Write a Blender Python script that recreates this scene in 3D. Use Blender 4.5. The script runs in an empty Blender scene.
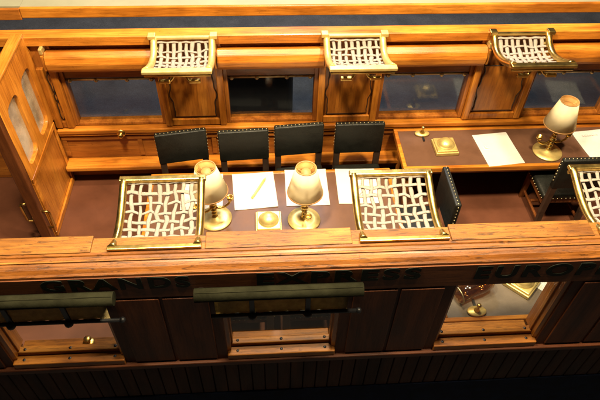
import bpy, bmesh, math, random
from mathutils import Vector, Matrix
PI = math.pi
S = 0.08                      # the layout below is written in carriage units; S turns it into model size (metres)
scene = bpy.context.scene
COL = scene.collection
rnd = random.Random(7)

# ------------------------------------------------------------------ mesh helpers
class MB:
    def __init__(s): s.bm = bmesh.new()
    def merge(s, b):
        me = bpy.data.meshes.new('tmp'); b.to_mesh(me); b.free(); s.bm.from_mesh(me); bpy.data.meshes.remove(me)
        return s
    def box(s, x0, x1, y0, y1, z0, z1, bev=0.0, seg=2, M=None, smooth=False):
        b = bmesh.new(); bmesh.ops.create_cube(b, size=1)
        for v in b.verts:
            v.co = Vector(((x0+x1)/2+v.co.x*(x1-x0), (y0+y1)/2+v.co.y*(y1-y0), (z0+z1)/2+v.co.z*(z1-z0)))
        if bev > 0: bmesh.ops.bevel(b, geom=b.edges[:], offset=bev, segments=seg, affect='EDGES', profile=0.5)
        if M: b.transform(M)
        if smooth:
            for f in b.faces: f.smooth = True
        return s.merge(b)
    def prism(s, prof, x0, x1, axis='x', bev=0.0, M=None, smooth=False):
        # profile (a,b) polygon extruded along axis: x -> (y,z); y -> (x,z); z -> (x,y)
        b = bmesh.new()
        def P(a, c, t): return {'x': (t, a, c), 'y': (a, t, c), 'z': (a, c, t)}[axis]
        r0 = [b.verts.new(P(a, c, x0)) for a, c in prof]; r1 = [b.verts.new(P(a, c, x1)) for a, c in prof]
        n = len(prof); b.faces.new(r0); b.faces.new(r1[::-1])
        for i in range(n):
            f = b.faces.new((r0[i], r1[i], r1[(i+1) % n], r0[(i+1) % n])); f.smooth = smooth
        bmesh.ops.recalc_face_normals(b, faces=b.faces[:])
        if bev > 0: bmesh.ops.bevel(b, geom=b.edges[:], offset=bev, segments=2, affect='EDGES')
        if M: b.transform(M)
        return s.merge(b)
    def tube(s, pts, r, n=10, caps=True, flat=1.0, M=None):
        b = bmesh.new(); pts = [Vector(p) for p in pts]; m = len(pts)
        rs = r if isinstance(r, (list, tuple)) else [r]*m
        up = Vector((0, 0, 1)); rings = []
        for i, p in enumerate(pts):
            t = (pts[min(i+1, m-1)]-pts[max(i-1, 0)]).normalized()
            u = up if abs(t.dot(up)) < 0.95 else Vector((0, 1, 0))
            a = t.cross(u).normalized(); c = a.cross(t).normalized()
            rings.append([b.verts.new(p+a*(math.cos(2*PI*k/n)*rs[i])+c*(math.sin(2*PI*k/n)*rs[i]*flat)) for k in range(n)])
        for i in range(m-1):
            for k in range(n):
                f = b.faces.new((rings[i][k], rings[i][(k+1) % n], rings[i+1][(k+1) % n], rings[i+1][k])); f.smooth = True
        if caps: b.faces.new(rings[0][::-1]); b.faces.new(rings[-1])
        bmesh.ops.recalc_face_normals(b, faces=b.faces[:])
        if M: b.transform(M)
        return s.merge(b)
    def lathe(s, prof, n=32, M=None, closed=False, smooth=True):
        # profile of (r, z)
        b = bmesh.new(); rings = []
        for r, z in prof:
            if r < 1e-6: rings.append([b.verts.new((0, 0, z))])
            else: rings.append([b.verts.new((r*math.cos(2*PI*k/n), r*math.sin(2*PI*k/n), z)) for k in range(n)])
        idx = list(range(len(rings)-1))
        pairs = [(i, i+1) for i in idx]
        if closed: pairs.append((len(rings)-1, 0))
        for i, j in pairs:
            A, B = rings[i], rings[j]
            for k in range(n):
                k2 = (k+1) % n
                if len(A) == 1 and len(B) == 1: continue
                if len(A) == 1: f = b.faces.new((A[0], B[k2], B[k]))
                elif len(B) == 1: f = b.faces.new((A[k], A[k2], B[0]))
                else: f = b.faces.new((A[k], A[k2], B[k2], B[k]))
                f.smooth = smooth
        bmesh.ops.recalc_face_normals(b, faces=b.faces[:])
        if M: b.transform(M)
        return s.merge(b)
    def ball(s, c, r, sz=(1, 1, 1), n=10):
        b = bmesh.new(); bmesh.ops.create_uvsphere(b, u_segments=n, v_segments=max(4, n//2), radius=r)
        for v in b.verts: v.co = Vector((v.co.x*sz[0]+c[0], v.co.y*sz[1]+c[1], v.co.z*sz[2]+c[2]))
        for f in b.faces: f.smooth = True
        return s.merge(b)
    def build(s, name, mat, parent=None, label=None, loc=None):
        me = bpy.data.meshes.new(name); s.bm.to_mesh(me); s.bm.free()
        me.materials.append(mat)
        o = bpy.data.objects.new(name, me); COL.objects.link(o)
        if parent: o.parent = parent
        if loc: o.location = loc
        if label: o['label'] = label
        return o
def T(x=0, y=0, z=0): return Matrix.Translation((x, y, z))
def tag(o, label, cat, group=None):
    o['label'] = label; o['category'] = cat
    if group: o['group'] = group
    return o
def thing(name, label, cat, loc=(0, 0, 0), rz=0, group=None):
    o = bpy.data.objects.new(name, None); o.empty_display_size = 0.02; COL.objects.link(o)
    o.location = loc; o.rotation_euler = (0, 0, rz)
    return tag(o, label, cat, group)
def struct(name, mb, mat):
    o = mb.build(name, mat); o['kind'] = 'structure'; return o
def kids(o): return [c for c in COL.objects if c.parent == o]
def copy_tree(o, loc=None, rz=None, label=None):
    c = o.copy(); COL.objects.link(c)
    if loc: c.location = loc
    if rz is not None: c.rotation_euler = (0, 0, rz)
    if label: c['label'] = label
    for ch in kids(o):
        d = copy_tree(ch); d.parent = c
    return c

# ------------------------------------------------------------------ materials
def newmat(name):
    m = bpy.data.materials.new(name); m.use_nodes = True
    nt = m.node_tree; bs = nt.nodes['Principled BSDF']
    return m, nt, bs
def coords(nt, scale=(1, 1, 1), off=True):
    tc = nt.nodes.new('ShaderNodeTexCoord'); mp = nt.nodes.new('ShaderNodeMapping')
    mp.inputs['Scale'].default_value = tuple(a/S for a in scale)
    nt.links.new(tc.outputs['Object'], mp.inputs['Vector'])
    if off:
        oi = nt.nodes.new('ShaderNodeObjectInfo'); ml = nt.nodes.new('ShaderNodeMath'); ml.operation = 'MULTIPLY'
        ml.inputs[1].default_value = 37.0
        nt.links.new(oi.outputs['Random'], ml.inputs[0]); nt.links.new(ml.outputs[0], mp.inputs['Location'])
    return mp.outputs['Vector']
def noise(nt, vec, scale, detail=4, rough=0.55, dist=0.0):
    n = nt.nodes.new('ShaderNodeTexNoise'); n.inputs['Scale'].default_value = scale
    n.inputs['Detail'].default_value = detail; n.inputs['Roughness'].default_value = rough
    n.inputs['Distortion'].default_value = dist
    nt.links.new(vec, n.inputs['Vector']); return n.outputs['Fac']
def ramp(nt, fac, stops):
    r = nt.nodes.new('ShaderNodeValToRGB'); e = r.color_ramp.elements
    while len(e) < len(stops): e.new(0.5)
    for el, (p, c) in zip(e, stops):
        el.position = p; el.color = (*c, 1) if len(c) == 3 else c
    nt.links.new(fac, r.inputs['Fac']); return r.outputs['Color']
def mix(nt, fac, a, b, mode='MIX'):
    m = nt.nodes.new('ShaderNodeMix'); m.data_type = 'RGBA'; m.blend_type = mode
    if isinstance(fac, (int, float)): m.inputs[0].default_value = fac
    else: nt.links.new(fac, m.inputs[0])
    for i, v in ((6, a), (7, b)):
        if isinstance(v, tuple): m.inputs[i].default_value = (*v, 1)
        else: nt.links.new(v, m.inputs[i])
    return m.outputs[2]
def bump(nt, bs, h, strength=0.2, dist=0.01):
    b = nt.nodes.new('ShaderNodeBump'); b.inputs['Strength'].default_value = strength
    b.inputs['Distance'].default_value = dist*S
    nt.links.new(h, b.inputs['Height']); nt.links.new(b.outputs['Normal'], bs.inputs['Normal'])
def setp(bs, **k):
    for a, v in k.items(): bs.inputs[a.replace('_', ' ')].default_value = v

def wood(name, dark, mid, light, axis='x', rough=0.3, coat=0.35, fleck=0.0, fs=1.0, bstr=0.15):
    m, nt, bs = newmat(name)
    st = {'x': (0.16, 1, 1), 'y': (1, 0.16, 1), 'z': (1, 1, 0.16)}[axis]
    v = coords(nt, st)
    broad = noise(nt, v, 5.0, 3, 0.5, 0.6)
    stf = {'x': (0.06, 1, 1), 'y': (1, 0.06, 1), 'z': (1, 1, 0.06)}[axis]
    fine = noise(nt, coords(nt, stf), 44.0*fs, 6, 0.7, 0.25)
    c = ramp(nt, broad, [(0.28, dark), (0.5, mid), (0.72, light)])
    g = ramp(nt, fine, [(0.34, (0.30, 0.24, 0.19)), (0.47, (0.80, 0.76, 0.72)), (0.58, (1.05, 1.05, 1.05))])
    c = mix(nt, 0.6, c, g, 'MULTIPLY')
    if fleck > 0:
        st2 = {'x': (0.13, 1, 1), 'y': (1, 0.13, 1), 'z': (1, 1, 0.13)}[axis]
        v2 = coords(nt, st2)
        fl = noise(nt, v2, 42, 4, 0.7, 0.8)
        f = ramp(nt, fl, [(0.36, (1, 1, 1)), (0.47, (0, 0, 0))])
        mm = nt.nodes.new('ShaderNodeMath'); mm.operation = 'MULTIPLY'; mm.inputs[1].default_value = fleck
        nt.links.new(f, mm.inputs[0])
        c = mix(nt, mm.outputs[0], c, tuple(a*0.22 for a in dark))
    blot = noise(nt, coords(nt), 1.7, 3, 0.6)
    c = mix(nt, 0.65, c, ramp(nt, blot, [(0.32, (0.55, 0.47, 0.42)), (0.62, (1, 1, 1))]), 'MULTIPLY')
    sp = noise(nt, coords(nt), 26, 3, 0.8)
    c = mix(nt, 0.7, c, ramp(nt, sp, [(0.27, (0.35, 0.28, 0.24)), (0.36, (1, 1, 1))]), 'MULTIPLY')
    nt.links.new(c, bs.inputs['Base Color'])
    rr = nt.nodes.new('ShaderNodeMapRange'); rr.inputs['To Min'].default_value = rough-0.08; rr.inputs['To Max'].default_value = rough+0.16
    nt.links.new(blot, rr.inputs['Value']); nt.links.new(rr.outputs[0], bs.inputs['Roughness'])
    setp(bs, Coat_Weight=coat, Coat_Roughness=0.18, Specular_IOR_Level=0.3)
    bump(nt, bs, fine, bstr, 0.012)
    return m
OR = ((0.25, 0.074, 0.008), (0.45, 0.155, 0.016), (0.57, 0.230, 0.030))
RB = ((0.15, 0.044, 0.008), (0.29, 0.095, 0.014), (0.42, 0.155, 0.025))
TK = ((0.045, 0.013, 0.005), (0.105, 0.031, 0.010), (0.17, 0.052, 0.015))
woodX = wood('orange_varnished_wood', *OR, 'x', coat=0.22)
woodY = wood('orange_varnished_wood_depth', *OR, 'y')
woodZ = wood('orange_varnished_wood_upright', *OR, 'z')
panelZ = wood('red_brown_panel_wood', *RB, 'z', 0.28, 0.4)
panelX = wood('red_brown_rail_wood', *RB, 'x', 0.28, 0.4)
sillM = wood('brown_sill_wood', (0.19, 0.060, 0.007), (0.36, 0.128, 0.014), (0.48, 0.19, 0.026), 'x', 0.42, 0.08, 0.5)
burl = wood('golden_burl_wood', (0.17, 0.053, 0.007), (0.33, 0.110, 0.013), (0.46, 0.175, 0.024), 'z', 0.32, 0.3)
friezeM = wood('brown_frieze_wood', (0.085, 0.026, 0.009), (0.17, 0.055, 0.016), (0.25, 0.085, 0.024), 'x', 0.55, 0.0)
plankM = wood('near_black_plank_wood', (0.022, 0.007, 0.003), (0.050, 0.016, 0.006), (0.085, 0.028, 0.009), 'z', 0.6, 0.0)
plankM.node_tree.nodes['Principled BSDF'].inputs['Specular IOR Level'].default_value = 0.15
postM = wood('post_wood_painted_shade', (0.05, 0.014, 0.005), (0.10, 0.030, 0.008), (0.16, 0.05, 0.012), 'z', 0.35, 0.25)  # colour darkened to paint in the shade on the post's unlit near face
railW = wood('worn_rail_wood', (0.14, 0.050, 0.006), (0.24, 0.098, 0.013), (0.35, 0.155, 0.026), 'x', 0.45, 0.05, 0.75, 1.2, 0.4)
cornW = wood('streaked_cornice_wood', (0.10, 0.030, 0.004), (0.19, 0.065, 0.008), (0.32, 0.12, 0.018), 'x', 0.4, 0.12, 0.75, 1.0, 0.35)
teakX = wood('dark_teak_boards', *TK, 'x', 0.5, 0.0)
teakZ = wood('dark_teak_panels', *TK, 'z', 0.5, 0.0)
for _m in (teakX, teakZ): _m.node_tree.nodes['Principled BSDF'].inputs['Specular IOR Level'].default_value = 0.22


def simple(name, col, rough=0.5, metal=0.0, var=0.25, ns=9.0, bstr=0.1, coat=0.0, **kw):
    m, nt, bs = newmat(name); v = coords(nt)
    n = noise(nt, v, ns, 5, 0.6)
    c = ramp(nt, n, [(0.3, tuple(a*(1-var) for a in col)), (0.7, tuple(min(1, a*(1+var*0.6)) for a in col))])
    nt.links.new(c, bs.inputs['Base Color'])
    rr = nt.nodes.new('ShaderNodeMapRange'); rr.inputs['To Min'].default_value = max(0.05, rough-0.1); rr.inputs['To Max'].default_value = rough+0.12
    nt.links.new(n, rr.inputs['Value']); nt.links.new(rr.outputs[0], bs.inputs['Roughness'])
    setp(bs, Metallic=metal, Coat_Weight=coat, **kw)
    if bstr: bump(nt, bs, noise(nt, v, ns*6, 3, 0.6), bstr, 0.008)
    return m
floorM = simple('dark_red_brown_floor', (0.085, 0.028, 0.013), 0.5, 0, 0.3, 1.6, 0.08, Specular_IOR_Level=0.3)
brass = simple('old_brass', (0.62, 0.43, 0.13), 0.30, 1.0, 0.28, 8, 0.12)
brassP = simple('pale_painted_brass', (0.62, 0.47, 0.17), 0.42, 0.65, 0.2, 10, 0.1)
brassD = simple('tarnished_brass', (0.46, 0.40, 0.24), 0.38, 0.9, 0.35, 7, 0.15)
string = simple('white_netting_string', (0.22, 0.19, 0.165), 0.9, 0, 0.18, 20, 0.5)
leather = simple('black_leather', (0.007, 0.0075, 0.006), 0.46, 0, 0.4, 12, 0.5, Specular_IOR_Level=0.28)
chairW = simple('black_stained_wood', (0.03, 0.016, 0.010), 0.4, 0, 0.4, 8, 0.1)
chairR = wood('red_brown_chair_wood', (0.05, 0.014, 0.005), (0.12, 0.036, 0.009), (0.2, 0.065, 0.014), 'z', 0.4, 0.2)
deskL = simple('brown_leather_desk_top', (0.088, 0.040, 0.022), 0.5, 0, 0.22, 3, 0.12, Specular_IOR_Level=0.32)
shadeM, nt, bs = newmat('cream_lamp_shade')
setp(bs, Base_Color=(0.80, 0.66, 0.36, 1), Roughness=0.7)
nn = noise(nt, coords(nt, (1, 1, 0.3)), 14, 3); nt.links.new(ramp(nt, nn, [(0.3, (0.86, 0.80, 0.58)), (0.7, (0.92, 0.87, 0.68))]), bs.inputs['Base Color'])
tl = nt.nodes.new('ShaderNodeBsdfTranslucent'); tl.inputs[0].default_value = (0.94, 0.88, 0.66, 1); mx = nt.nodes.new('ShaderNodeMixShader'); mx.inputs[0].default_value = 0.55
nt.links.new(bs.outputs[0], mx.inputs[1]); nt.links.new(tl.outputs[0], mx.inputs[2]); nt.links.new(mx.outputs[0], nt.nodes['Material Output'].inputs[0])
liningM = shadeM.copy(); liningM.name = 'amber_shade_lining'
for _n in liningM.node_tree.nodes:
    if _n.type == 'VALTORGB': _n.color_ramp.elements[0].color = (0.42, 0.17, 0.03, 1); _n.color_ramp.elements[1].color = (0.50, 0.22, 0.045, 1)
trim = simple('orange_brown_shade_trim', (0.34, 0.17, 0.05), 0.55, 0, 0.2)
paperM = simple('white_paper', (0.90, 0.89, 0.84), 0.8, 0, 0.03, 4, 0.0)
pencilM = simple('yellow_pencil_paint', (0.80, 0.62, 0.12), 0.4, 0, 0.05)
ink = simple('faded_grey_print', (0.60, 0.50, 0.45), 0.8, 0, 0.1)
letterM = simple('black_letter_paint', (0.010, 0.013, 0.009), 0.6, 0, 0.3, Specular_IOR_Level=0.15)
rollM = simple('olive_grey_blind_roller', (0.016, 0.016, 0.009), 0.85, 0, 0.45, 5, 0.3, Specular_IOR_Level=0.03)
clothM = simple('olive_blind_cloth', (0.46, 0.36, 0.16), 0.9, 0, 0.3, 16, 0.4)
blackM = simple('black_iron', (0.012, 0.012, 0.014), 0.4, 0.3, 0.3)
groundM, nt, bs = newmat('blue_grey_case_floor')
v = coords(nt); n1 = noise(nt, v, 2.2, 6, 0.7); n2 = noise(nt, v, 34, 4, 0.8)
c = ramp(nt, n1, [(0.3, (0.024, 0.026, 0.033)), (0.7, (0.052, 0.055, 0.067))])
c = mix(nt, 0.8, c, ramp(nt, n2, [(0.3, (0.45, 0.45, 0.5)), (0.7, (1.35, 1.35, 1.3))]), 'MULTIPLY')
nt.links.new(c, bs.inputs['Base Color']); setp(bs, Roughness=0.8); bump(nt, bs, n2, 0.5, 0.02)
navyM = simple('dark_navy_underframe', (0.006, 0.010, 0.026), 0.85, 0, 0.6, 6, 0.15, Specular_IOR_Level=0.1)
paleM = simple('pale_olive_board', (0.19, 0.175, 0.105), 0.7, 0, 0.12, 2, 0.1)
glassM = bpy.data.materials.new('window_glass'); glassM.use_nodes = True
nt = glassM.node_tree; nt.nodes.clear()
out = nt.nodes.new('ShaderNodeOutputMaterial'); mx = nt.nodes.new('ShaderNodeMixShader')
tr = nt.nodes.new('ShaderNodeBsdfTransparent'); gl = nt.nodes.new('ShaderNodeBsdfGlossy'); lw = nt.nodes.new('ShaderNodeLayerWeight'); pw = nt.nodes.new('ShaderNodeMath'); fr = nt.nodes.new('ShaderNodeMath')
tr.inputs['Color'].default_value = (0.90, 0.92, 0.90, 1); gl.inputs['Roughness'].default_value = 0.10; pw.operation = 'POWER'; pw.inputs[1].default_value = 5.0; fr.operation = 'MULTIPLY_ADD'; fr.inputs[1].default_value = 0.9; fr.inputs[2].default_value = 0.035
nt.links.new(lw.outputs['Facing'], pw.inputs[0]); nt.links.new(pw.outputs[0], fr.inputs[0])
nt.links.new(fr.outputs[0], mx.inputs[0]); nt.links.new(tr.outputs[0], mx.inputs[1]); nt.links.new(gl.outputs[0], mx.inputs[2]); nt.links.new(mx.outputs[0], out.inputs[0])

smokeM = glassM.copy(); smokeM.name = 'smoky_brown_glass'
for _q in smokeM.node_tree.nodes:
    if _q.type == 'BSDF_TRANSPARENT': _q.inputs[0].default_value = (0.78, 0.60, 0.42, 1)
    if _q.type == 'MATH' and _q.operation == 'MULTIPLY_ADD': _q.inputs[2].default_value = 0.10
paneM = glassM.copy(); paneM.name = 'pane_glass_painted_glare'
_n = paneM.node_tree; _o = [n for n in _n.nodes if n.type == 'OUTPUT_MATERIAL'][0]; _m = [n for n in _n.nodes if n.type == 'MIX_SHADER'][0]
_d = _n.nodes.new('ShaderNodeBsdfDiffuse'); _x = _n.nodes.new('ShaderNodeMixShader'); _d.inputs[0].default_value = (0.62, 0.48, 0.34, 1)  # tan patches painted into the glass for light reflected in the panes
_r = ramp(_n, noise(_n, coords(_n), 3.0, 4), [(0.3, (0.12,)*3), (0.7, (0.5,)*3)])
_n.links.new(_r, _x.inputs[0]); _n.links.new(_m.outputs[0], _x.inputs[1]); _n.links.new(_d.outputs[0], _x.inputs[2]); _n.links.new(_x.outputs[0], _o.inputs[0])

# ------------------------------------------------------------------ setting
ZF = -2.25
XL, XR = -4.2, 5.4
m = MB(); m.box(-40, 40, -30, 50, -3.32, -3.3); struct('ground', m, groundM)
m = MB(); m.box(XL, XR, 0.2, 3.52, ZF-0.12, ZF); struct('floor', m, floorM)

# ------------------------------------------------------------------ front wall (outer face y = 0)
PITCH, HW = 2.0, 0.515
WX = [-2.0, 0.0, 2.0]
FW = thing('carriage_wall', 'dark outer side wall with lettering and three windows under a worn orange rail', 'carriage wall')
m = MB(); m.prism([(0.33, -0.012), (0.33, -0.16), (0.10, -0.16), (0.10, -0.012)], XL, XR); m.build('top_rail', railW, FW)
m = MB()
prof = [(0.172, -0.162), (0.172, 0.004), (0.150, 0.004), (0.142, -0.006), (0.118, -0.010), (0.112, -0.022), (0.085, -0.030), (0.055, -0.045), (0.028, -0.070), (0.012, -0.080), (0.010, -0.100), (0.04, -0.105), (0.04, -0.162)]
m.prism(prof, XL-0.002, XR+0.002); m.build('cornice', cornW, FW)
# thin strips on the inner half of the rail between the racks
for x0, x1 in ((-4.0, -1.50), (-0.60, 0.58), (1.40, 2.60), (3.42, 5.2)):
    m = MB(); m.box(x0, x1, 0.176, 0.345, -0.20, 0.009, 0.004)
    m.build('blind_box', railW, FW)
fz = MB().box(XL, XR, 0.0, 0.25, -0.39, -0.163).build('frieze', friezeM, FW)
m = MB()
m.box(XL, XR, 0.0, 0.098, -0.1635, -0.104)
m.build('frieze_band', friezeM, FW)
edges = [XL] + sum([[x-HW, x+HW] for x in WX], []) + [XR]
for i in range(0, len(edges), 2):
    a, b = edges[i], edges[i+1]
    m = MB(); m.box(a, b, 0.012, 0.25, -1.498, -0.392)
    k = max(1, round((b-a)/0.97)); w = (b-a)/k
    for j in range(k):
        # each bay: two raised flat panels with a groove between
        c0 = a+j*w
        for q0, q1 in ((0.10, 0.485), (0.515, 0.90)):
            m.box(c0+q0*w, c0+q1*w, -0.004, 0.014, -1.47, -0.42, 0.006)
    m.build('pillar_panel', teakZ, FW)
m = MB()
m.box(XL, XR, -0.030, 0.24, -1.565, -1.50, 0.012)
m.box(XL, XR, -0.016, 0.24, -1.60, -1.567, 0.006)
m.build('belt_moulding', teakX, FW)
m = MB(); x = XL
while x < XR:
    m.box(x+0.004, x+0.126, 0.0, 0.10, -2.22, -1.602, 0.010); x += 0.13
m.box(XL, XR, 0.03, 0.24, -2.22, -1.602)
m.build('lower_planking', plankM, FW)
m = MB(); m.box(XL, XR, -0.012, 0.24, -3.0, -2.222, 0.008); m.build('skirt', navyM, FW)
def catch_on(parent, M, mat=brass):
    m = MB(); m.lathe([(0.0, 0.035), (0.03, 0.03), (0.038, 0.015), (0.03, 0.0), (0, 0)], 16, M=M @ T(0, 0, 0.045))
    m.lathe([(0.0, 0.055), (0.016, 0.055), (0.022, 0.0)], 12, M=M)
    m.lathe([(0, 0.012), (0.05, 0.012), (0.058, 0.0)], 20, M=M)
    return m.build('catch', mat, parent)
for x in WX:
    m = MB()
    for sx in (-1, 1):
        m.prism([(x+sx*HW, 0.035), (x+sx*(HW-0.035), 0.045), (x+sx*(HW-0.035), 0.24), (x+sx*HW, 0.246)], -1.40, -0.392, 'z')
        m.box(x+sx*(HW-0.02)-0.03, x+sx*(HW-0.02)+0.03, 0.10, 0.14, -1.36, -0.42, 0.005)
    m.box(x-HW+0.035, x+HW-0.035, 0.03, 0.24, -0.43, -0.393)
    wf = m.build('window', woodZ, FW)
    m = MB()
    m.box(x-HW, x+HW, -0.012, 0.085, -1.497, -1.412, 0.010)
    m.box(x-HW+0.02, x+HW-0.02, 0.086, 0.155, -1.49, -1.366, 0.010)
    m.box(x-HW+0.04, x+HW-0.04, 0.156, 0.255, -1.49, -1.43, 0.008)
    sl = m.build('sill', sillM, wf)
    m = MB()
    for dx in (-0.42, 0.0, 0.42):
        for yy, zz in ((0.036, -1.411), (0.12, -1.365)):
            m.lathe([(0, 0.004), (0.012, 0.003), (0.015, 0)], 10, M=T(x+dx, yy, zz))
    m.build('screw', blackM, wf)
    m = MB(); m.box(x-HW+0.036, x+HW-0.036, 0.118, 0.124, -1.3655, -0.431); m.build('glass', glassM, wf)
catch_on(FW, T(-1.86, 0.205, -1.43))
# lettering on the frieze
def word(txt, x0, x1, z0, z1):
    cu = bpy.data.curves.new(txt, 'FONT'); cu.body = txt; cu.extrude = 0.004; cu.offset = 0.034; cu.space_character = 1.22
    o = bpy.data.objects.new('tmp', cu); COL.objects.link(o)
    bpy.context.view_layer.update()
    dg = bpy.context.evaluated_depsgraph_get()
    me = bpy.data.meshes.new_from_object(o.evaluated_get(dg)); bpy.data.objects.remove(o); bpy.data.curves.remove(cu)
    xs = [v.co.x for v in me.vertices]; ys = [v.co.y for v in me.vertices]
    ax, bx, ay, by = min(xs), max(xs), min(ys), max(ys)
    for v in me.vertices:
        X, Y, Z = v.co
        v.co = (x0+(X-ax)/(bx-ax)*(x1-x0), -0.0015-Z*0.8, z0+(Y-ay)/(by-ay)*(z1-z0))
    me.materials.append(letterM)
    l = bpy.data.objects.new('lettering', me); COL.objects.link(l); l.parent = fz
    return l
word('GRANDS', -1.89, -0.73, -0.262, -0.108)
word('EXPRESS', -0.20, 1.14, -0.268, -0.108)
word('EUROPÉENS', 1.60, 3.36, -0.300, -0.085)

# rolled outside blinds over the first two front windows
def roller_blind(x, w0, w1, label):
    t = thing('roller_blind', label, 'window blind', (x, 0.006, -0.440), 0, 'rolled blinds outside the front windows')
    m = MB(); m.tube([(w0, -0.085, 0.17), (w1, -0.085, 0.17)], 0.058, 20)
    m.build('roller', rollM, t)
    m = MB()
    for k in range(1):
        a = 1.25+k*0.45
        m.tube([(w0+0.01, -0.085-0.059*math.cos(a), 0.17+0.059*math.sin(a)), (w1-0.01, -0.085-0.059*math.cos(a), 0.17+0.059*math.sin(a))], 0.004, 6)
    m.build('cloth_edge', rollM, t)
    m = MB(); n = 24; L = -0.56; R = 0.56
    b = bmesh.new(); rows = []
    for j in range(7):
        z = 0.11-j/6*0.29
        rows.append([b.verts.new((L+(R-L)*i/n, -0.035+0.006*math.sin(i*2.1)-0.002*j, z)) for i in range(n+1)])
    for j in range(6):
        for i in range(n):
            f = b.faces.new((rows[j][i], rows[j][i+1], rows[j+1][i+1], rows[j+1][i])); f.smooth = True
    bmesh.ops.solidify(b, geom=b.faces[:], thickness=0.006)
    m.merge(b); m.build('cloth', clothM, t)
    m = MB(); m.tube([(-0.60, -0.06, -0.19), (0.64, -0.06, -0.19)], 0.018, 10)
    for xx in (-0.25, 0.22):
        m.box(xx-0.022, xx+0.022, -0.066, -0.046, -0.18, 0.10, 0.005); m.ball((xx, -0.07, -0.195), 0.04)
    m.ball((0.66, -0.06, -0.19), 0.028)
    m.build('bottom_bar', blackM, t)
    for xx in (w0+0.05, w1-0.05): MB().box(xx-0.02, xx+0.02, -0.03, 0.013, 0.06, 0.16, 0.004).build('bracket', blackM, t)
    return t
roller_blind(0.0, -0.70, 0.66, 'olive grey rolled blind with black bar above the middle front window')
roller_blind(-2.0, -0.72, 0.67, 'olive grey rolled blind cut by the left picture edge above the left front window')

# ------------------------------------------------------------------ back wall
YB = 3.33
BW = thing('carriage_wall', 'orange wood side wall with burl panels and roller boxes behind the chairs', 'carriage wall', (0, YB, 0))
BX = [-2.0, 0.0, 2.0, 4.0]
m = MB(); m.prism([(0.0, -0.004), (0.012, 0.004), (0.17, 0.004), (0.18, -0.008), (0.18, -0.11), (0.0, -0.11)], XL, XR); m.build('top_rail', woodX, BW)
m = MB(); m.box(XL, XR, 0.09, 0.20, -0.62, -0.112); m.build('header', panelX, BW)
GH = 0.60   # half width of the glass opening
bedge = [XL] + sum([[x-GH, x+GH] for x in BX], []) + [XR]
def wavy(x0, x1, z0, z1, n=26):
    pts = []
    for i in range(n+1):
        t = i/n; pts.append((x0+0.020*math.sin(t*9.5)*(1-abs(2*t-1)**3)+0.008*math.sin(t*23), z0+(z1-z0)*t))
    for i in range(n+1):
        t = i/n; pts.append((x1-0.020*math.sin((1-t)*9.5)*(1-abs(2*t-1)**3)-0.008*math.sin((1-t)*23), z1+(z0-z1)*t))
    return pts
for i in range(0, len(bedge), 2):
    a, b = bedge[i], bedge[i+1]
    m = MB(); m.box(a, b, 0.055, 0.22, -1.36, -0.113)
    p = m.build('pillar', panelZ, BW)
    if i == 0: a = -2.83
    m = MB()
    m.box(a, a+0.085, 0.0, 0.056, -1.345, -0.43, 0.010); m.box(b-0.085, b, 0.0, 0.056, -1.345, -0.43, 0.010)
    m.box(a+0.086, b-0.086, 0.014, 0.056, -1.345, -1.25, 0.008)
    m.build('frame', woodZ, p)
    if b-a < 1.2:
        m = MB(); m.prism(wavy(a+0.125, b-0.125, -1.22, -0.50), 0.040, 0.0545, 'y')
        m.build('inlay', burl, p)
        m = MB(); w = wavy(a+0.125, b-0.125, -1.22, -0.50)
        m.tube([(q[0], 0.040, q[1]) for q in w]+[(w[0][0], 0.040, w[0][1])], 0.007, 6, M=None); m.build('inlay_line', chairW, p)
for x in BX:
    m = MB()
    for sx in (-1, 1):
        xa, xb = sorted((x+sx*GH, x+sx*(GH-0.05)))
        m.box(xa, xb, 0.06, 0.20, -1.35, -0.44, 0.006)
    m.box(x-GH+0.05, x+GH-0.05, 0.062, 0.20, -1.355, -1.315, 0.006)
    wf = m.build('window', panelZ, BW)
    m = MB(); m.box(x-GH+0.051, x+GH-0.051, 0.135, 0.141, -1.314, -0.621); m.build('glass', glassM, wf)
    m = MB(); m.tube([(x-GH+0.05, 0.095, -0.645), (x+GH-0.05, 0.095, -0.645)], 0.017, 8)
    for dx in (-0.5, -0.18, 0.2, 0.5): m.ball((x+dx, 0.09, -0.655), 0.03)
    m.build('curtain_rod', brassD, wf)
    # roller box, brass cap at each end
    pr = [(0.088, -0.20), (-0.035, -0.172), (-0.090, -0.215), (-0.112, -0.300), (-0.098, -0.375), (-0.07, -0.425), (0.088, -0.425)]
    m = MB(); m.prism(pr, x-0.645, x+0.645, 'x', 0.006); bx = m.build('roller_box', woodX, BW)
    for sx in (-1, 1):
        m = MB(); m.box(x+sx*0.668-0.022, x+sx*0.668+0.022, -0.075, 0.06, -0.185, -0.112, 0.012); m.build('end_cap', brassP, bx)
        m = MB(); m.box(x+sx*0.668-0.016, x+sx*0.668+0.016, -0.09, 0.086, -0.40, -0.192, 0.010); m.build('end_block', woodZ, bx)
m = MB()
m.box(-2.83, XR, -0.035, 0.20, -1.43, -1.362, 0.014)
m.box(-2.83, XR, -0.02, 0.20, -1.47, -1.432, 0.008)
m.build('sill_rail', woodX, BW)
m = MB(); m.box(XL, XR, 0.03, 0.20, -2.24, -1.472); m.build('wainscot', panelX, BW)
m = MB(); x = -2.83
while x < XR:
    m.box(x, x+0.06, 0.012, 0.029, -1.86, -1.474, 0.006); x += 1.0
m.box(-2.83, XR, 0.004, 0.029, -1.56, -1.50, 0.006)
m.build('wainscot_strip', panelX, BW)
m = MB(); m.box(-2.83, XR, -0.19, 0.028, -1.965, -1.89, 0.02, 3); m.build('ledge', woodX, BW)
catch_on(BW, T(-2.0, -0.062, -1.40) @ Matrix.Rotation(PI/2, 4, 'X'))

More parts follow.
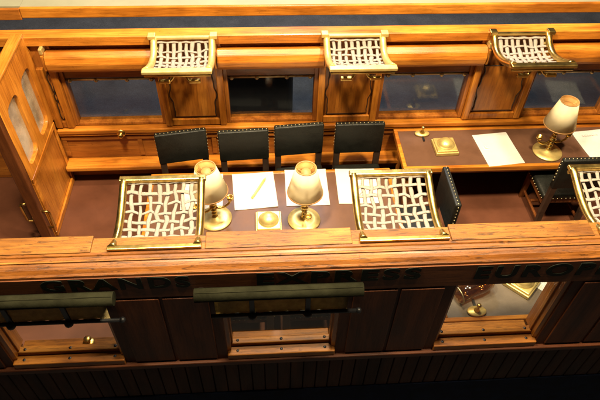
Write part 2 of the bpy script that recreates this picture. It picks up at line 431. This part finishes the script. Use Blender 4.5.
# ------------------------------------------------------------------ partition with the door post
PX = -2.88
PT = thing('partition', 'orange wood partition with two arched glass panes at the left end of the carriage', 'partition', (PX, 0, 0))
def frame_with_holes(y0, y1, z0, z1, holes, th):
    # plate in the YZ plane with arched openings cut by bridging loops
    cu = bpy.data.curves.new('tmp', 'CURVE'); cu.dimensions = '2D'; cu.fill_mode = 'BOTH'; cu.extrude = th/2; cu.bevel_depth = 0.006; cu.offset = -0.006
    def poly(pts):
        sp = cu.splines.new('POLY'); sp.points.add(len(pts)-1); sp.use_cyclic_u = True
        for q, p in zip(sp.points, pts): q.co = (p[0], p[1], 0, 1)
    poly([(y0, z0), (y1, z0), (y1, z1), (y0, z1)])
    for h in holes: poly(h)
    o = bpy.data.objects.new('tmp', cu); COL.objects.link(o); bpy.context.view_layer.update()
    me = bpy.data.meshes.new_from_object(o.evaluated_get(bpy.context.evaluated_depsgraph_get())); bpy.data.objects.remove(o); bpy.data.curves.remove(cu)
    b = bmesh.new(); b.from_mesh(me); bpy.data.meshes.remove(me)
    for v in b.verts: v.co = Vector((v.co.z, v.co.x, v.co.y))
    bmesh.ops.recalc_face_normals(b, faces=b.faces[:])
    return MB().merge(b)
def arch(y0, y1, z0, z1, r=0.10):
    pts = []
    for cy, cz, a0 in ((y1-r, z1-r, 0), (y0+r, z1-r, PI/2), (y0+r, z0+r, PI), (y1-r, z0+r, 1.5*PI)):
        for k in range(7):
            a = a0+k*PI/12; pts.append((cy+r*math.cos(a), cz+r*math.sin(a)))
    return pts
H = [(2.86, 3.19), (2.34, 2.68)]
mb = frame_with_holes(2.20, 3.384, -1.20, 0.02, [arch(a, b, -1.10, -0.27) for a, b in H], 0.09)
up = mb.build('upper_frame', woodZ, PT)
for a, b in H:
    m = MB(); m.box(-0.004, 0.004, a-0.008, b+0.008, -1.105, -0.265); m.build('pane', paneM, up)
m = MB(); m.box(-0.075, 0.06, 2.19, 3.328, 0.022, 0.055, 0.008); m.build('top_board', woodY, PT)
m = MB(); m.box(-0.035, 0.03, 2.23, 3.358, ZF+0.002, -1.205)
m.build('lower_panel', wood('partition_panel_wood', (0.30, 0.10, 0.016), (0.42, 0.15, 0.022), (0.50, 0.20, 0.03), 'z', 0.3, 0.4), PT)
m = MB()
m.box(0.031, 0.058, 2.24, 3.30, -1.275, -1.206, 0.008)
m.box(0.031, 0.055, 2.24, 2.31, -2.16, -1.277, 0.008); m.box(0.031, 0.055, 3.24, 3.30, -2.16, -1.277, 0.008)
m.box(0.031, 0.062, 2.24, 3.30, ZF+0.002, -2.162, 0.008)
m.build('panel_moulding', woodY, PT)
m = MB(); m.box(-0.075, 0.055, 2.09, 2.188, ZF+0.002, 0.018, 0.010); m.build('door_post', postM, PT)
for sx, zz, yy in ((1, -1.80, 2.14), (-1, -1.62, 2.10)):
    m = MB(); x0 = 0.056 if sx > 0 else -0.076
    m.tube([(x0, yy, zz+0.15), (x0+sx*0.055, yy, zz+0.15), (x0+sx*0.07, yy, zz+0.12), (x0+sx*0.07, yy, zz-0.12), (x0+sx*0.055, yy, zz-0.15), (x0, yy, zz-0.15)], 0.016, 8)
    m.build('handle', brass, PT)

# ------------------------------------------------------------------ luggage racks
RW, OV = 0.355, 0.72
def rack_profile(s, sag): return (OV*s, 0.035*s-sag*math.sin(PI*s**0.75))
def luggage_rack(loc, rz, label, seed, sag, metal, hooks=True, blocks=True):
    r = random.Random(seed)
    t = thing('luggage_rack', label, 'luggage rack', loc, rz, 'string net luggage racks along the tops of the walls')
    P = [rack_profile(i/14, sag) for i in range(15)]
    for sx in (-1, 1):
        m = MB(); m.tube([(sx*(RW-0.02), y, z+0.02) for y, z in P], 0.034 if not blocks else 0.040, 10); m.build('side_rail', metal, t)
    m = MB()
    m.box(-RW-0.02, RW+0.02, OV-0.025, OV+0.035+(0.02 if blocks else 0), 0.035, 0.075, 0.010)
    m.build('front_bar', metal, t)
    m = MB(); m.tube([(-RW, OV+0.01, 0.0), (RW, OV+0.01, 0.0)], 0.018, 8); m.build('lower_bar', brass, t)
    m = MB(); m.box(-RW-0.015, RW+0.015, -0.02, 0.022, -0.002, 0.030, 0.006); m.build('back_bar', metal, t)
    for sx in (-1, 1) if blocks else ():
        m = MB(); m.box(sx*RW-0.045, sx*RW+0.045, -0.045, 0.05, 0.010, 0.062, 0.010); m.build('mounting_block', metal, t)
    # net
    m = MB(); nx, ny = 9, 8
    node = {}
    for i in range(nx+1):
        for j in range(ny+1):
            u = -1+2*i/nx; s = 0.03+0.95*j/ny
            edge = i in (0, nx) or j in (0, ny)
            ju = 0 if edge else r.uniform(-0.045, 0.045); js = 0 if edge else r.uniform(-0.022, 0.022)
            s2 = min(1, max(0, s+js)); y, z = rack_profile(s2, sag)
            node[i, j] = Vector(((u+ju)*(RW-0.03), y, z-0.025*(1-u*u)*math.sin(PI*s2)))
    def strand(keys, ph):
        pts = []
        for k in range(len(keys)):
            p = node[keys[k]].copy(); p.z += 0.005*(1 if (k+ph) % 2 else -1)
            if k:
                q = (pts[-1]+p)/2; q += Vector((r.uniform(-.004, .004), r.uniform(-.004, .004), 0)); pts.append(q)
            pts.append(p)
        rr = (0.0215 if blocks else 0.018)*r.uniform(0.8, 1.2)
        m.tube(pts, [rr*r.uniform(0.85, 1.2) for _ in pts], 6, True, 0.28)
    for i in range(nx+1): strand([(i, j) for j in range(ny+1)], i)
    for j in range(ny+1): strand([(i, j) for i in range(nx+1)], j+1)
    m.build('net', string, t)
    if hooks:
        for sx in (-1, 1):
            m = MB(); m.tube([(sx*0.03, OV*0.80, -0.01), (sx*0.045, OV*0.84, -0.06), (sx*0.09, OV*0.9, -0.115), (sx*0.11, OV*0.92, -0.12)], 0.016, 8)
            m.box(min(sx*0.10, sx*0.23), max(sx*0.10, sx*0.23), OV*0.89, OV*0.95, -0.145, -0.105, 0.008)
            m.build('hook', brass, t)
    return t
FY, BY = 0.20, 3.315
lab = ['brass framed net rack on the front rail at the left, nearest the partition',
       'brass framed net rack on the front rail, beside the backrest of the end chair',
       'brass framed net rack on the front rail cut by the right picture edge',
       'pale gilt net rack high on the back wall, leftmost of the three there',
       'pale gilt net rack high on the back wall, middle one with spread coat hooks',
       'brass net rack high on the back wall, rightmost one above the desk lamp']
for i, x in enumerate((-1.0, 1.01, 3.02)):
    luggage_rack((x, FY, 0.0), 0, lab[i], 11+i, 0.10, brass, False, False)
for i, x in enumerate((-1.02, 0.995, 3.02)):
    luggage_rack((x, BY, -0.025), PI, lab[3+i], 31+i, 0.14, brassP if i < 2 else brass, True)

# ------------------------------------------------------------------ tables
ZT = -1.45
def table(name, label, cat, x0, x1, y0, y1, group=None, top=None):
    cx, cy = (x0+x1)/2, (y0+y1)/2
    t = thing(name, label, cat, (cx, cy, ZF), 0, group); h = ZT-ZF; a, b = (x1-x0)/2, (y1-y0)/2
    m = MB(); m.box(-a+0.05, a-0.05, -b+0.05, b-0.05, h-0.06, h-0.002); m.build('leather_top', top or deskL, t)
    m = MB(); e = 0.05
    m.box(-a, a, -b, -b+e, h-0.075, h+0.006, 0.010); m.box(-a, a, b-e, b, h-0.075, h+0.006, 0.010)
    m.box(-a, -a+e, -b+e, b-e, h-0.075, h+0.006, 0.010); m.box(a-e, a, -b+e, b-e, h-0.075, h+0.006, 0.010)
    m.build('edge_trim', woodX, t)
    m = MB(); m.box(-a+0.10, a-0.10, -b+0.08, b-0.08, h-0.17, h-0.062); m.build('apron', panelX, t)
    for sx in (-1, 1):
        for sy in (-1, 1):
            m = MB(); X, Y = sx*(a-0.13), sy*(b-0.12)
            m.lathe([(0, 0.002), (0.028, 0.002), (0.034, 0.05), (0.026, 0.10), (0.04, 0.35), (0.048, 0.5), (0.035, 0.55), (0.05, 0.60), (0.05, h-0.17)], 14, M=T(X, Y, 0))
            m.build('leg', panelZ, t)
    return t
table('conference_table', 'long brown topped table in the middle of the carriage, set with papers and two lamps', 'table', -1.53, 1.48, 0.86, 2.53)
table('writing_desk', 'brown topped desk with orange edge standing under the back windows at the right', 'desk', 1.66, 4.95, 2.50, 3.292, 'desks against the side walls')
table('writing_desk', 'grey brown desk top seen through the right front window', 'desk', 1.66, 4.95, 0.272, 1.04, 'desks against the side walls', simple('grey_brown_desk_top', (0.10, 0.075, 0.055), 0.5, 0, 0.3, 4, 0.2, Specular_IOR_Level=0.3))
def desk_latch(loc, rz, label):
    t = thing('latch', label, 'latch', loc, rz, 'brass latches on the desks')
    m = MB(); m.lathe([(0.098, 0.0), (0.102, 0.012), (0.094, 0.022), (0.0, 0.022)], 28, M=Matrix.Diagonal((1, 0.62, 1, 1))); m.build('plate', brassP, t)
    m = MB(); m.lathe([(0.03, 0.022), (0.034, 0.03), (0.02, 0.05), (0.012, 0.09), (0.026, 0.11), (0.02, 0.13), (0, 0.135)], 14); m.build('knob', brass, t)
    m = MB(); m.box(-0.012, 0.012, -0.15, -0.055, 0.002, 0.012); m.build('slot', blackM, t)
    return t
desk_latch((2.03, 3.17, ZT+0.006), 0, 'round brass latch at the back edge of the desk under the back windows')
desk_latch((2.02, 0.375, ZT+0.006), PI, 'round brass latch just inside the right front window')

# ------------------------------------------------------------------ chairs (face -y, seat centre at origin, floor at 0)
def make_chair(label):
    t = thing('chair', label, 'chair', (0, 0, ZF), 0, 'black leather studded chairs')
    sw, sd, sh, top = 0.315, 0.28, 0.54, 1.245
    m = MB(); m.box(-sw, sw, -sd, sd, sh-0.06, sh+0.035, 0.035, 3, smooth=True); st = m.build('seat', leather, t)
    m = MB()
    for k in range(11):
        u = -sw+0.03+k*(2*sw-0.06)/10
        for y in (-sd-0.001, sd+0.001): m.ball((u, y, sh-0.03), 0.0085, n=6)
        v_ = -sd+0.03+k*(2*sd-0.06)/10
        for x in (-sw-0.001, sw+0.001): m.ball((x, v_, sh-0.03), 0.0085, n=6)
    m.build('studs', brassD, st)
    m = MB(); m.box(-sw+0.02, sw-0.02, -sd+0.02, sd-0.02, sh-0.13, sh-0.058); m.build('seat_frame', chairR, t)
    yb = sd+0.005
    b = bmesh.new(); n = 12; A = []; Bk = []
    m = MB(); m.box(-sw, sw, yb-0.012, yb+0.065, 0.765, top, 0.020, 3, smooth=True); bk = m.build('backrest', leather, t)
    b.free()
    m = MB()
    for k in range(13):
        u = -sw+0.025+k*(2*sw-0.05)/12
        m.ball((u, yb+0.026, top+0.0005), 0.0085, n=6)
    for k in range(7):
        z = 0.89+k*(top-0.93)/6
        for x in (-sw-0.0005, sw+0.0005): m.ball((x, yb+0.026, z), 0.0085, n=6)
    m.build('studs', brassD, bk)
    for sx in (-1, 1):
        m = MB(); x = sx*(sw-0.045)
        m.box(x-0.04, x+0.04, yb-0.002, yb+0.058, 0.30, 0.775, 0.008)
        m.prism([(yb-0.002, 0.30), (yb+0.056, 0.30), (yb+0.085, 0.0), (yb+0.04, 0.0)], x-0.032, x+0.032, 'x'); m.build('leg', chairW if True else chairR, t)
        m = MB(); m.prism([(-sd+0.015, sh-0.06), (-sd+0.08, sh-0.06), (-sd+0.055, 0), (-sd+0.02, 0)], x-0.03, x+0.03, 'x'); m.build('leg', chairR, t)
    m = MB(); m.box(-sw+0.05, sw-0.05, -0.02, 0.02, 0.16, 0.19, 0.004)
    for sx in (-1, 1): m.box(sx*(sw-0.045)-0.015, sx*(sw-0.045)+0.015, -sd+0.03, yb+0.02, 0.16-0.03, 0.158, 0.004)
    m.build('stretcher', chairR, t)
    return t
back_y = 2.60
far = [(-1.093, 2.506, 0.157, 'black studded chair leftmost in the row along the far side of the table'),
       (-0.352, 2.50, 0.056, 'black studded chair behind the white sheet with the pencil, second in the far row'),
       (0.360, 2.583, 0.085, 'black studded chair directly behind the middle table lamp, third in the far row'),
       (1.114, 2.592, 0.009, 'black studded chair rightmost in the far row, next to the corner of the desk')]
ch0 = make_chair(far[0][3]); ch0.location = (far[0][0], far[0][1], ZF); ch0.rotation_euler = (0, 0, far[0][2])
for x, y, a, l in far[1:]: copy_tree(ch0, (x, y, ZF), a, l)
copy_tree(ch0, (1.70, 1.77, ZF), -PI/2, 'black chair at the end of the table, backrest seen edge on beside the net rack')
copy_tree(ch0, (3.775, 2.46, ZF), PI, 'black chair pulled up to the back desk, partly hidden by the rightmost net rack')
for x in (-0.37, 0.34):
    copy_tree(ch0, (x, 0.85, ZF), PI, {-0.37: 'dark chair back seen through the left half of the middle front window', 0.34: 'dark chair back seen through the right half of the middle front window'}[x])

# ------------------------------------------------------------------ table lamps
def make_lamp(label):
    t = thing('table_lamp', label, 'table lamp', (0, 0, ZT), 0, 'brass table lamps with cream shades')
    m = MB(); m.lathe([(0, 0.001), (0.186, 0.001), (0.192, 0.008), (0.188, 0.018), (0.12, 0.026), (0.05, 0.034), (0.035, 0.05), (0, 0.05)], 48); m.build('base', brassP, t)
    m = MB(); prof = [(0, 0.048)]
    for k in range(40):
        z = 0.05+k*0.0105; prof.append((0.026+0.010*math.sin(k*1.25)+(0.012 if 16 < k < 20 else 0), z))
    prof += [(0.016, 0.48), (0.012, 0.78), (0, 0.78)]
    m.lathe(prof, 18); m.build('stem', brass, t)
    for sx in (-1, 1):
        m = MB()
        pts = [(sx*0.02, 0, 0.20), (sx*0.07, 0, 0.165), (sx*0.13, 0, 0.165), (sx*0.185, 0, 0.20), (sx*0.205, 0, 0.25)]
        m.tube(pts, [0.016, 0.015, 0.014, 0.014, 0.016], 8)
        m.lathe([(0.012, 0), (0.036, 0.012), (0.040, 0.055), (0.031, 0.055), (0.026, 0.022), (0, 0.02)], 16, M=T(sx*0.205, 0, 0.248)); m.build('arm', brass, t)
    zb, zt, rb, rt, th = 0.472, 0.84, 0.20, 0.112, 0.007
    m = MB(); m.lathe([(rb, zb), (rt, zt), (rt-th, zt), (rb-th, zb)], 48, closed=True); sh = m.build('shade', shadeM, t)
    m = MB(); m.lathe([(rb-th-0.001, zb+0.003), (rt-th-0.001, zt-0.003), (rt-th-0.003, zt-0.003), (rb-th-0.003, zb+0.003)], 48, closed=True); m.build('lining', liningM, sh)
    m = MB(); m.lathe([(rb+0.002, zb-0.004), (rb+0.001, zb+0.010), (rb-0.009, zb+0.010), (rb-0.009, zb-0.004)], 48, closed=True); m.build('trim', trim, sh)
    m = MB(); m.lathe([(rt+0.002, zt-0.007), (rt+0.002, zt+0.003), (rt-0.010, zt+0.003), (rt-0.009, zt-0.007)], 48, closed=True); m.build('trim', trim, sh)
    m = MB(); m.lathe([(0, 0.80), (0.05, 0.795), (0.058, 0.775), (0.05, 0.74), (0.02, 0.72), (0, 0.72)], 20)
    for k in range(3):
        a = k*2*PI/3; m.tube([(0.04*math.cos(a), 0.04*math.sin(a), 0.775), (0.112*math.cos(a), 0.112*math.sin(a), 0.80)], 0.006, 6)
    m.build('shade_holder', trim, t)
    return t
l0 = make_lamp('cream shaded lamp on the long table, shade in front of a sheet of paper')
l0.location = (0.328, 1.70, ZT); l0.rotation_euler = (0, 0, -PI/2+0.12)
l1 = copy_tree(l0, (-0.70, 1.76, ZT), 0.28, 'cream shaded lamp half hidden behind the left front net rack')
l1.rotation_euler = (0, -0.05, 0.28)
copy_tree(l0, (3.632, 2.76, ZT), 0.10, 'cream shaded lamp on the back desk at the right with two brass arms spread')

# ------------------------------------------------------------------ papers, pencil, inkwells
def sheet(loc, w, d, rz, label, seed, txt=False):
    r = random.Random(seed); m = MB(); n = 8; b = bmesh.new(); vs = {}
    cur = [r.uniform(0, 0.010) for _ in range(4)]
    for i in range(n+1):
        for j in range(n+1):
            u, v_ = i/n, j/n
            z = 0.006+cur[0]*(u*v_)**3+cur[1]*((1-u)*v_)**3+cur[2]*(u*(1-v_))**3+cur[3]*((1-u)*(1-v_))**3
            vs[i, j] = b.verts.new(((u-0.5)*w, (v_-0.5)*d, z))
    for i in range(n):
        for j in range(n):
            b.faces.new((vs[i, j], vs[i+1, j], vs[i+1, j+1], vs[i, j+1]))
    bmesh.ops.solidify(b, geom=b.faces[:], thickness=0.003)
    m.merge(b); o = m.build('paper_sheet', paperM)
    o.location = loc; o.rotation_euler = (0, 0, rz); tag(o, label, 'paper', 'white sheets of paper laid out on the tables')
    if txt:
        m = MB()
        for k in range(7):
            x0 = -0.11+k*0.034; m.box(x0, x0+0.022, d/2-0.115, d/2-0.085, 0.0172, 0.0182)
        m.build('print', ink, o)
    return o
Z = ZT+0.001
sheet((-0.245, 2.195, Z), 0.515, 0.60, -0.075 if False else 0.075, 'white sheet with a pencil on it, in front of the second far chair', 1)
sheet((0.395, 2.225, Z), 0.52, 0.61, 0.0, 'white sheet directly behind the middle table lamp', 2)
sheet((1.02, 2.225, Z), 0.50, 0.60, -0.02, 'white sheet partly covered by the front net rack beside the end chair', 3)
sheet((-0.88, 2.20, Z), 0.50, 0.58, 0.02, 'white sheet behind the left front net rack and its lamp', 4)
sheet((0.36, 1.22, Z), 0.55, 0.60, 0.0, 'white sheet in front of the middle lamp, only its far edge above the rail', 5)
sheet((-0.12, 1.20, Z), 0.30, 0.58, 0.0, 'white sheet in front of the brass inkwell, only its far edge above the rail', 6)
sheet((2.985, 2.835, Z), 0.49, 0.62, 0.10, 'white sheet lying between the inkwell and the lamp on the back desk', 7)
sheet((4.36, 2.89, Z), 0.46, 0.54, 0.12, 'white printed sheet at the right picture edge behind the lone lamp', 8, True)
sheet((2.88, 0.83, Z), 0.46, 0.42, 0.78, 'corner of a white sheet seen through the right front window', 9)
p = MB().tube([(-0.18, 0, 0.016), (0.155, 0, 0.016)], 0.014, 6).build('pencil_body', pencilM)
t = thing('pencil', 'yellow pencil lying diagonally on the white sheet', 'pencil', (-0.195, 2.21, Z+0.012), 1.1); p.parent = t; p.name = 'shaft'
MB().lathe([(0.014, 0), (0.004, 0.04), (0, 0.045)], 8, M=T(0.155, 0, 0.016) @ Matrix.Rotation(PI/2, 4, 'Y')).build('tip', simple('bare_pencil_wood', (0.6, 0.42, 0.22), 0.7), t)
def make_inkwell(label):
    t = thing('inkwell', label, 'inkwell', (0, 0, ZT), 0, 'square brass inkwells with domed lids')
    a = 0.15
    m = MB(); m.box(-a, a, -a, a, 0.0, 0.05, 0.008); m.box(-a+0.015, a-0.015, -a+0.015, a-0.015, 0.048, 0.075, 0.010); m.build('base', brassP, t)
    m = MB(); m.lathe([(0.118, 0.074), (0.118, 0.082), (0.105, 0.088), (0.10, 0.105), (0.075, 0.135), (0.04, 0.152), (0, 0.157)], 32); m.build('lid', brassP, t)
    return t
k0 = make_inkwell('square brass inkwell between the two lamps on the long table'); k0.location = (-0.085, 1.655, ZT); k0.rotation_euler = (0, 0, 0)
copy_tree(k0, (2.275, 2.875, ZT), 0.03, 'square brass inkwell on the back desk beside the latch')
copy_tree(k0, (2.60, 0.70, ZT), PI/4, 'square brass inkwell set cornerwise, seen through the right front window')
# smoky glass tumbler on the near desk
t = thing('glass_tumbler', 'smoky brown glass lying on its side inside the right front window', 'glass', (2.02, 0.60, ZT+0.107), 0.35)
m = MB(); m.lathe([(0, -0.24), (0.05, -0.235), (0.085, -0.20), (0.10, -0.10), (0.092, 0.05), (0.10, 0.18), (0.09, 0.18), (0.082, 0.05), (0.09, -0.10), (0.07, -0.19), (0, -0.21)], 32, M=Matrix.Rotation(-PI/2-0.12, 4, 'Y'))
m.build('bowl', smokeM, t)
m = MB(); m.lathe([(0.10, 0.172), (0.106, 0.18), (0.10, 0.188), (0.094, 0.18)], 32, M=Matrix.Rotation(-PI/2-0.12, 4, 'Y'), closed=True); m.build('rim', brassD, t)

# ------------------------------------------------------------------ pale shelf behind the carriage
t = thing('shelf', 'long pale board with an orange wood front edge behind the carriage', 'shelf', (0, 4.0, -3.3))
m = MB(); m.box(-3.06, 9, 0.052, 1.3, 3.18, 3.296); m.box(-8, -3.06, 0.052, 1.3, 3.19, 3.302); m.build('board', paleM, t)
m = MB(); m.box(-3.06, 9, 0.0, 0.05, 3.165, 3.302, 0.012); m.build('front_edge', woodX, t)
m = MB(); m.box(-8, -3.062, 0.0, 0.05, 3.14, 3.29, 0.012); m.build('side_edge', panelX, t)
for x in (-7.8, 8.8):
    m = MB(); m.box(x-0.06, x+0.06, 0.95, 1.07, 0.002, 3.178); m.build('leg', blackM, t)

t = MB(); t.box(-1.3, 0.42, 5.5, 6.6, -3.298, -1.97, 0.16, 6)  # added box, blackens the view through the second back window
o = t.build('added_dark_box', blackM); tag(o, 'plain black box added beyond the second back window to darken it', 'box')

# ------------------------------------------------------------------ light
def area(loc, aim, size, power, col):
    l = bpy.data.lights.new('case_spotlight', 'AREA'); l.shape = 'DISK'; l.size = size*S; l.energy = power*S*S; l.color = col
    o = bpy.data.objects.new('case_spotlight', l); COL.objects.link(o); o.location = loc
    o.rotation_euler = (Vector(aim)-Vector(loc)).to_track_quat('-Z', 'Y').to_euler(); return o
area((-1.4, -0.02, 6.2), (-1.0, 2.0, -1), 0.8, 1220, (1.0, 0.80, 0.50))
area((2.6, -0.02, 6.2), (2.4, 2.0, -1), 0.8, 1180, (1.0, 0.80, 0.50))
area((0.7, 2.7, 6.4), (0.7, 1.9, -1), 0.8, 860, (1.0, 0.78, 0.48))
area((0.5, 7.5, 5.5), (0.5, 6.2, -3), 1.5, 800, (0.85, 0.9, 1.0))
W = bpy.data.worlds.new('World'); scene.world = W; W.use_nodes = True
W.node_tree.nodes['Background'].inputs[0].default_value = (1.0, 0.74, 0.55, 1)
W.node_tree.nodes['Background'].inputs[1].default_value = 0.025

# ------------------------------------------------------------------ camera
cx, cy, cz, yaw, pit, rol, f = -0.102, -2.6786, 3.6259, 0.0855, 0.8223, 0.0337, 574.04
F = Vector((math.sin(yaw)*math.cos(pit), math.cos(yaw)*math.cos(pit), -math.sin(pit)))
R = Vector((math.cos(yaw), -math.sin(yaw), 0)); U = R.cross(F)
R2 = R*math.cos(rol)+U*math.sin(rol); U2 = U*math.cos(rol)-R*math.sin(rol)
cd = bpy.data.cameras.new('Camera'); cam = bpy.data.objects.new('Camera', cd); COL.objects.link(cam)
M = Matrix((R2, U2, -F)).transposed().to_4x4(); M.translation = Vector((cx, cy, cz)); cam.matrix_world = M
cd.sensor_width = 36; cd.lens = 36*f/600; cd.clip_start = 0.005; cd.clip_end = 50
scene.camera = cam

# ------------------------------------------------------------------ bring everything to model size
for me in {o.data for o in COL.objects if o.type == 'MESH'}: me.transform(Matrix.Scale(S, 4))
for o in COL.objects: o.location = o.location*S

scene.render.engine = 'CYCLES'; scene.cycles.max_bounces = 10; scene.cycles.transparent_max_bounces = 12
scene.cycles.use_denoising = True
scene.view_settings.view_transform = 'Standard'; scene.view_settings.look = 'None'; scene.view_settings.exposure = 0; scene.view_settings.gamma = 1
